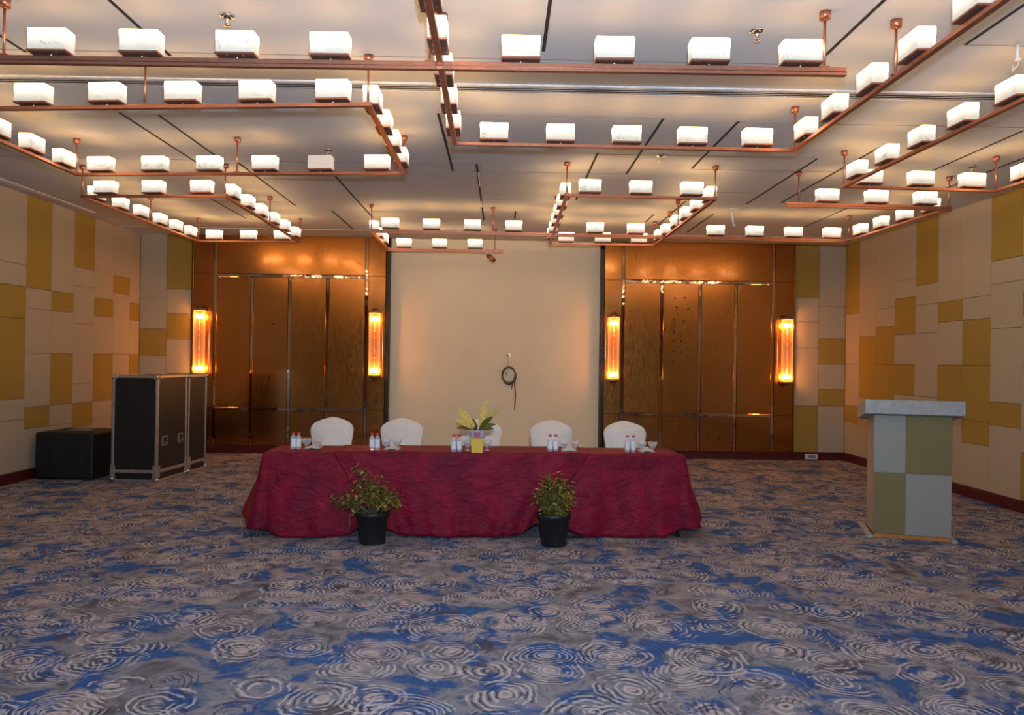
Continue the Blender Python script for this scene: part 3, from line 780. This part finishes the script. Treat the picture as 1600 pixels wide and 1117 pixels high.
for k in range(9): a = k * .7; mb.tube([(.01 * math.cos(a), .01 * math.sin(a), .13), (.02 * math.cos(a), .02 * math.sin(a), .20), (.035 * math.cos(a), .035 * math.sin(a), .24)], .004, 6)
mb.build('stalk', M['napkin'], t)
rl = random.Random(4)
LV = [((-.9, -.3), .9, .19, .055, .25, 0), ((-.35, .1), 1.6, .17, .06, .15, 0), ((.1, .2), 2.2, .17, .05, .1, 0), ((.75, -.1), 1.7, .17, .05, .25, 0), ((.5, -.4), 1.3, .15, .045, .2, 1), ((.9, -.2), .75, .15, .04, .25, 1),
      ((1, .1), .35, .13, .035, .2, 1), ((-1, .0), .5, .17, .045, .35, 1), ((-.6, -.5), 1.0, .12, .05, .5, 0), ((.3, -.8), .7, .10, .045, .4, 1), ((-.2, -.9), .8, .11, .05, .4, 1), ((-.5, .8), 1.2, .15, .05, .3, 1), ((.5, .8), 1.3, .15, .05, .3, 0)]
for d, up, ln, wd, dr, mt in LV:
    mb = MB(); dl = Vector((d[0], d[1], 0)).normalized(); bent_leaf(mb, (dl.x * .02, dl.y * .02, .205), dl * .8, up * .8, ln * 1.02, wd * 1.15, dr, fold=.08, face=(.15, -1, .25))
    mb.build('leaf', M['leaf_y' if mt == 0 else 'leaf_d'], t, fix=False)

# ------------------------------------------------------------------ floor pots with shrubs
def shrub(x, y, label, kind):
    r = random.Random(11 + kind)
    t = thing('potted_shrub', label, 'plant', (x, y, 0), 0, 'potted shrubs in front of the head table')
    mb = MB(); mb.lathe([(.108, 0), (.112, .006), (.133, .235), (.147, .238), (.150, .275), (.144, .278), (.140, .262), (.134, .235), (.05, .232)], (0, 0, 0), 36); mb.build('pot', M['pot'], t)
    mb = MB(); mb.lathe([(.130, .232), (.128, .246), (.06, .254), (.005, .256)], (0, 0, 0), 24); mb.build('soil', M['soil'], t)
    stems = []; leaves = []; tips = []
    if kind == 0:
        ends = [(-.30, -.05, .40), (-.36, 0, .36), (-.22, .05, .50), (-.10, -.04, .62), (-.13, .02, .67), (-.02, .02, .54), (.06, -.03, .55), (.08, .06, .50), (.16, -.06, .46), (.22, .02, .43), (.26, -.03, .38), (.20, -.10, .37), (-.08, -.12, .45), (.04, -.12, .44), (-.18, -.10, .38), (0, .08, .46), (.12, .07, .42), (-.24, .02, .33), (.10, -.12, .35), (-.02, -.06, .38), (-.1, .0, .5), (.0, -.1, .5), (.14, -.02, .4), (.24, -.05, .42)]
    else:
        ends = []
        for k in range(44):
            a = k * 2.39996; zf = 1 - 2 * (k + .5) / 44; rr = math.sqrt(1 - zf * zf) * (.15 + r.uniform(-.02, .015))
            z = .43 + .15 * zf
            if z < .30: continue
            ends.append((rr * math.cos(a), min(.1, rr * math.sin(a)), z))
        ends += [(.02, 0, .60), (-.05, .03, .58)]
    for ex, ey, ez in ends:
        bx, by = r.uniform(-.04, .04), r.uniform(-.04, .04)
        mid = Vector((bx + (ex - bx) * .4, by + (ey - by) * .4, .25 + (ez - .25) * .6)); e_ = Vector((ex, ey, ez))
        stems.append([(bx, by, .245), mid, e_]); n = 34 if kind == 0 else 30
        for q in range(n):
            f = r.uniform(.45, 1.05); p = mid.lerp(e_, (f - .45) / .6)
            p = p + Vector((r.gauss(0, .028), r.gauss(0, .028), r.gauss(0, .022)))
            if p.z < .262 or p.y > .105: continue
            leaves.append(p)
        tips.append(e_)
    if kind == 0: stems.append([(-.05, -.02, .25), (-.17, -.05, .285), (-.19, -.06, .24), (-.185, -.07, .16), (-.20, -.08, .10)])
    mb = MB()
    for s in stems: mb.tube(s, [.005] + [.0035] * (len(s) - 2) + [.0022], 6)
    mb.build('stem', M['stem'], t)
    mb = MB()
    for p in leaves:
        a = r.uniform(0, 6.28); d = Vector((math.cos(a), math.sin(a), 0)) * .8
        bent_leaf(mb, p, d, r.uniform(-.5, .7), r.uniform(.034, .060), r.uniform(.018, .030), r.uniform(.1, .5), 0 if r.random() < .8 else 1, n=3)
    o = mb.build('foliage', [M['leaf'], M['leaf_y']], t, fix=False)
    mb = MB()
    fl = [(.02, -.05, .575), (-.13, 0, .685), (.04, -.06, .58)] if kind == 0 else [(.015, -.02, .625), (-.045, -.06, .60), (.02, -.07, .585), (.07, -.135, .50), (.125, -.08, .40), (-.13, -.05, .53), (.0, -.13, .555)]
    for px, py, pz in fl:
        for k in range(5): a = k * 1.257; bent_leaf(mb, (px, py, pz), (math.cos(a), math.sin(a), 0), .6, .020, .016, .2, 0, n=3)
        mb.lathe([(.002, -.004), (.006, 0), (.002, .006)], (px, py, pz), 8)
    mb.build('flower', M['flower'], t, fix=False)
    return t
shrub(-1.10, 6.865, 'sprawling leafy shrub in a black plastic floor pot, road-case side of the table front', 0)
shrub(.472, 6.865, 'round bushy shrub with small red flowers in a black plastic floor pot', 1)

# ------------------------------------------------------------------ lectern
ang = math.atan2(-.194, .624)
t = thing('lectern', 'checkered beige and gold fabric lectern with a thick white top', 'lectern', (3.478, 7.325, 0), ang)
W_, D_ = .655, .42
mb = MB(); mb.box((W_ / 2, D_ / 2 + .012, .585), (W_ - .004, D_, 1.10), bevel=.003); mb.build('body', M['beige'], t)
xs, zs = .272, .602
for a, b, z0, z1, mt in ((0, xs, zs, 1.135, 'lect_l'), (xs, W_, zs, 1.135, 'lect_g'), (0, xs, .035, zs, 'lect_g'), (xs, W_, .035, zs, 'lect_l')):
    mb = MB(); mb.box(((a + b) / 2, .005, (z0 + z1) / 2), (b - a - .004, .014, z1 - z0 - .004), bevel=.002); mb.build('front_panel', M[mt], t)
mb = MB(); mb.box((W_ / 2, .01, .017), (W_ - .01, .02, .034)); mb.build('plinth_edge', M['orange'], t)
sh = Matrix(((1, 0, 0, 0), (0, 1, 0, 0), (0, -.16, 1, 0), (0, 0, 0, 1)))
mb = MB(); mb.box((W_ / 2, D_ / 2 - .01, 1.205), (W_ + .175, D_ + .12, .13), bevel=.004, M=sh); mb.build('top', M['lect_w'], t)
for x in (-.03, W_ + .012):
    mb = MB(); mb.box((x, .26, .014), (.05, .66, .028), bevel=.004); mb.build('foot_rail', M['lect_w'], t)

# ------------------------------------------------------------------ road cases and subwoofer
def road_case(x, y, rz, w, d, h, label, latches):
    t = thing('road_case', label, 'case', (x, y, 0), rz, 'black road cases')
    mb = MB(); mb.box((w / 2, d / 2, (h + .15) / 2), (w - .01, d - .01, h - .16), bevel=.003); mb.build('lid', M['blackcase'], t)
    mb = MB(); mb.box((w / 2, d / 2, .07), (w - .01, d - .01, .116), bevel=.003); mb.build('base_tray', M['blackcase'], t)
    q = .034
    mb = MB()
    for cx in (q / 2 - .004, w - q / 2 + .004):
        for cy in (q / 2 - .004, d - q / 2 + .004): mb.box((cx, cy, h / 2), (q, q, h - .05), bevel=.004)
    for z in (h - q / 2, .135, .018):
        zz = q if z != .135 else .04
        for cy in (q / 2 - .004, d - q / 2 + .004): mb.box((w / 2, cy, z), (w - .04, q, zz), bevel=.004)
        for cx in (q / 2 - .004, w - q / 2 + .004): mb.box((cx, d / 2, z), (q, d - .04, zz), bevel=.004)
    mb.build('edging', M['alu'], t)
    for cx in (.008, w - .008):
        for cy in (.008, d - .008):
            for z in (.034, h - .02):
                mb = MB(); mb.lathe([(.006, -.030), (.024, -.020), (.030, 0), (.024, .018), (.006, .026)], (cx, cy, z), 14)
                mb.box((cx + (.02 if cx < w / 2 else -.02), cy + (-.013 if cy < d / 2 else .013), z), (.07, .008, .05), bevel=.002); mb.build('ball_corner', M['chrome'], t)
            mb = MB(); mb.box((cx + (.012 if cx < w / 2 else -.012), cy + (-.015 if cy < d / 2 else .015), .135), (.06, .010, .15), bevel=.003)
            mb.box((cx + (-.015 if cx < w / 2 else .015), cy + (.02 if cy < d / 2 else -.02), .135), (.010, .07, .15), bevel=.003); mb.build('corner_brace', M['alu'], t)
    for ly in latches:
        mb = MB(); mb.box((w + .001, ly, .51), (.012, .12, .12), 0, bevel=.002); mb.box((w + .006, ly, .51), (.006, .09, .09), 1, bevel=.002); mb.tube([(w + .012, ly - .03, .49), (w + .016, ly, .48), (w + .012, ly + .03, .49)], .006, 6, 0)
        mb.build('handle', [M['alu'], M['blackcase']], t)
    return t
rz = -math.atan2(.053, .587) * .9
ux, uy = math.cos(rz), math.sin(rz)
road_case(-4.884, 9.993, rz, .59, .765, 1.34, 'front black road case with silver edges and two recessed handles', [.19, .60])
road_case(-4.884 - uy * .815 , 9.993 + ux * .815, rz, .59, .53, 1.335, 'rear black road case standing directly behind the front one', [])
t = thing('subwoofer', 'low black speaker cabinet on the carpet between the panelled wall and road case', 'speaker', (-5.90, 10.09, 0), -.03)
SW, SD, SH = .745, .70, .60
mb = MB(); mb.box((SW / 2, SD / 2, SH / 2 + .006), (SW, SD, SH - .012), bevel=.03, seg=3); mb.build('cabinet', M['blackspk'], t)
mb = MB(); mb.box((SW / 2, SD / 2 + .05, SH + .002), (.24, .2, .012), bevel=.004); mb.build('top_plate', M['slot_grey'], t)
for hx in (.20, .53):
    mb = MB(); mb.box((hx, -.004, .30), (.18, .016, .24), 0, bevel=.006); mb.box((hx, -.011, .35), (.13, .008, .07), 1, bevel=.004); mb.box((hx, -.011, .25), (.13, .008, .07), 1, bevel=.004)
    mb.tube([(hx - .06, -.014, .30), (hx, -.026, .30), (hx + .06, -.014, .30)], .010, 8, 0); mb.build('handle', [M['rubber'], M['dark']], t)
for fx in (.06, SW - .06):
    for fy in (.06, SD - .06):
        mb = MB(); mb.cyl((fx, fy, 0), (fx, fy, .014), .02, n=12); mb.build('rubber_foot', M['rubber'], t)

# ------------------------------------------------------------------ wall things
YR = YB + .09
t = thing('wall_hook', 'small brass hook plate on the cream recess above the cable coil', 'hook', (.125, YR, 1.64))
mb = MB(); mb.box((0, -.006, .035), (.045, .012, .075), bevel=.003); mb.build('plate', M['brass'], t)
mb = MB(); mb.tube([(-.02, -.01, .03), (-.02, -.045, .02), (-.02, -.05, .045)], .007, 8); mb.build('hook', M['darkmetal'], t)
t = thing('cable_coil', 'coil of dark cable hanging on the cream recess with a dangling crimson cord', 'cable', (.122, YR - .03, 1.355))
for k in range(5):
    rx, rz_ = .105 + .006 * (k % 3), .128 + .008 * ((k * 2) % 3); pts = []
    for i in range(41):
        a = 2 * PI * i / 40; pts.append((rx * math.cos(a) + .004 * k - .008, -.008 * (k % 3) + .006 * math.sin(3 * a + k), rz_ * math.sin(a) - .006 * k + .006 * math.sin(2 * a + k)))
    mb = MB(); mb.tube(pts, .0075, 8); mb.build('loop', M['cable' if k % 2 == 0 else 'cable2'], t)
mb = MB(); mb.tube([(-.02, 0, .13), (-.012, 0, .2), (.0, .005, .27), (-.015, -.012, .305)], .004, 6); mb.build('hanging_string', M['cable2'], t)
mb = MB(); mb.tube([(-.06, -.012, .05), (-.05, -.01, .02), (-.035, -.01, -.01)], .006, 6); mb.build('cable_end', M['cable'], t)
mb = MB(); mb.tube([(.065, -.02, -.10), (.09, -.02, -.13), (.102, -.02, -.2), (.112, -.02, -.35), (.105, -.02, -.48), (.10, -.02, -.605)], [.008, .009, .010, .011, .010, .006], 8)
mb.tube([(.075, -.02, -.10), (.068, -.02, -.15), (.05, -.02, -.2), (.046, -.02, -.25)], [.008, .009, .009, .006], 8); mb.build('crimson_cord', M['ribbon'], t)
t = thing('wall_outlet', 'grey outlet plate on the dark red skirting below the gold panel', 'outlet', (5.17, YB - .0205, .04))
mb = MB(); mb.box((0, -.004, .02), (.21, .010, .085), bevel=.003); mb.build('plate', M['pvc'], t)
mb = MB(); mb.box((.01, -.010, .022), (.12, .006, .045), bevel=.002); mb.build('socket', M['slot_grey'], t)

# ------------------------------------------------------------------ light
def light(name, kind, loc, energy, col, **kw):
    l = bpy.data.lights.new(name, kind); l.energy = energy; l.color = col
    for k, v in kw.items(): setattr(l, k, v)
    o = bpy.data.objects.new(name, l); COL.objects.link(o); o.location = loc; return o
fl = light('camera_flash', 'SPOT', (.05, -.02, 1.88), 960, (.60, .80, 1.0), shadow_soft_size=.05, spot_size=math.radians(155), spot_blend=1.0)
fl.rotation_euler = (math.radians(90 + 30), 0, 0)
w = bpy.data.worlds.new('room_world'); SC.world = w; w.use_nodes = True
w.node_tree.nodes['Background'].inputs[0].default_value = (.5, .55, .65, 1); w.node_tree.nodes['Background'].inputs[1].default_value = .2

# ------------------------------------------------------------------ camera
cam = bpy.data.cameras.new('camera'); co = bpy.data.objects.new('camera', cam); COL.objects.link(co)
cam.sensor_width = 36; cam.sensor_fit = 'HORIZONTAL'; cam.lens = 1235.18 / 1600 * 36; cam.clip_start = .02; cam.clip_end = 100
r = Vector((.99981955, -.01288313, .01396017)); d = Vector((.01399744, .00280721, -.99989809)); f = Vector((.01284263, .99991307, .00298704))
co.matrix_world = Matrix(((r.x, -d.x, -f.x, 0), (r.y, -d.y, -f.y, 0), (r.z, -d.z, -f.z, 1.6), (0, 0, 0, 1)))
SC.camera = co
SC.view_settings.view_transform = 'Standard'; SC.view_settings.look = 'None'; SC.view_settings.exposure = 0.30
SC.cycles.use_denoising = True
SC.cycles.max_bounces = 8; SC.cycles.diffuse_bounces = 4; SC.cycles.sample_clamp_indirect = 8
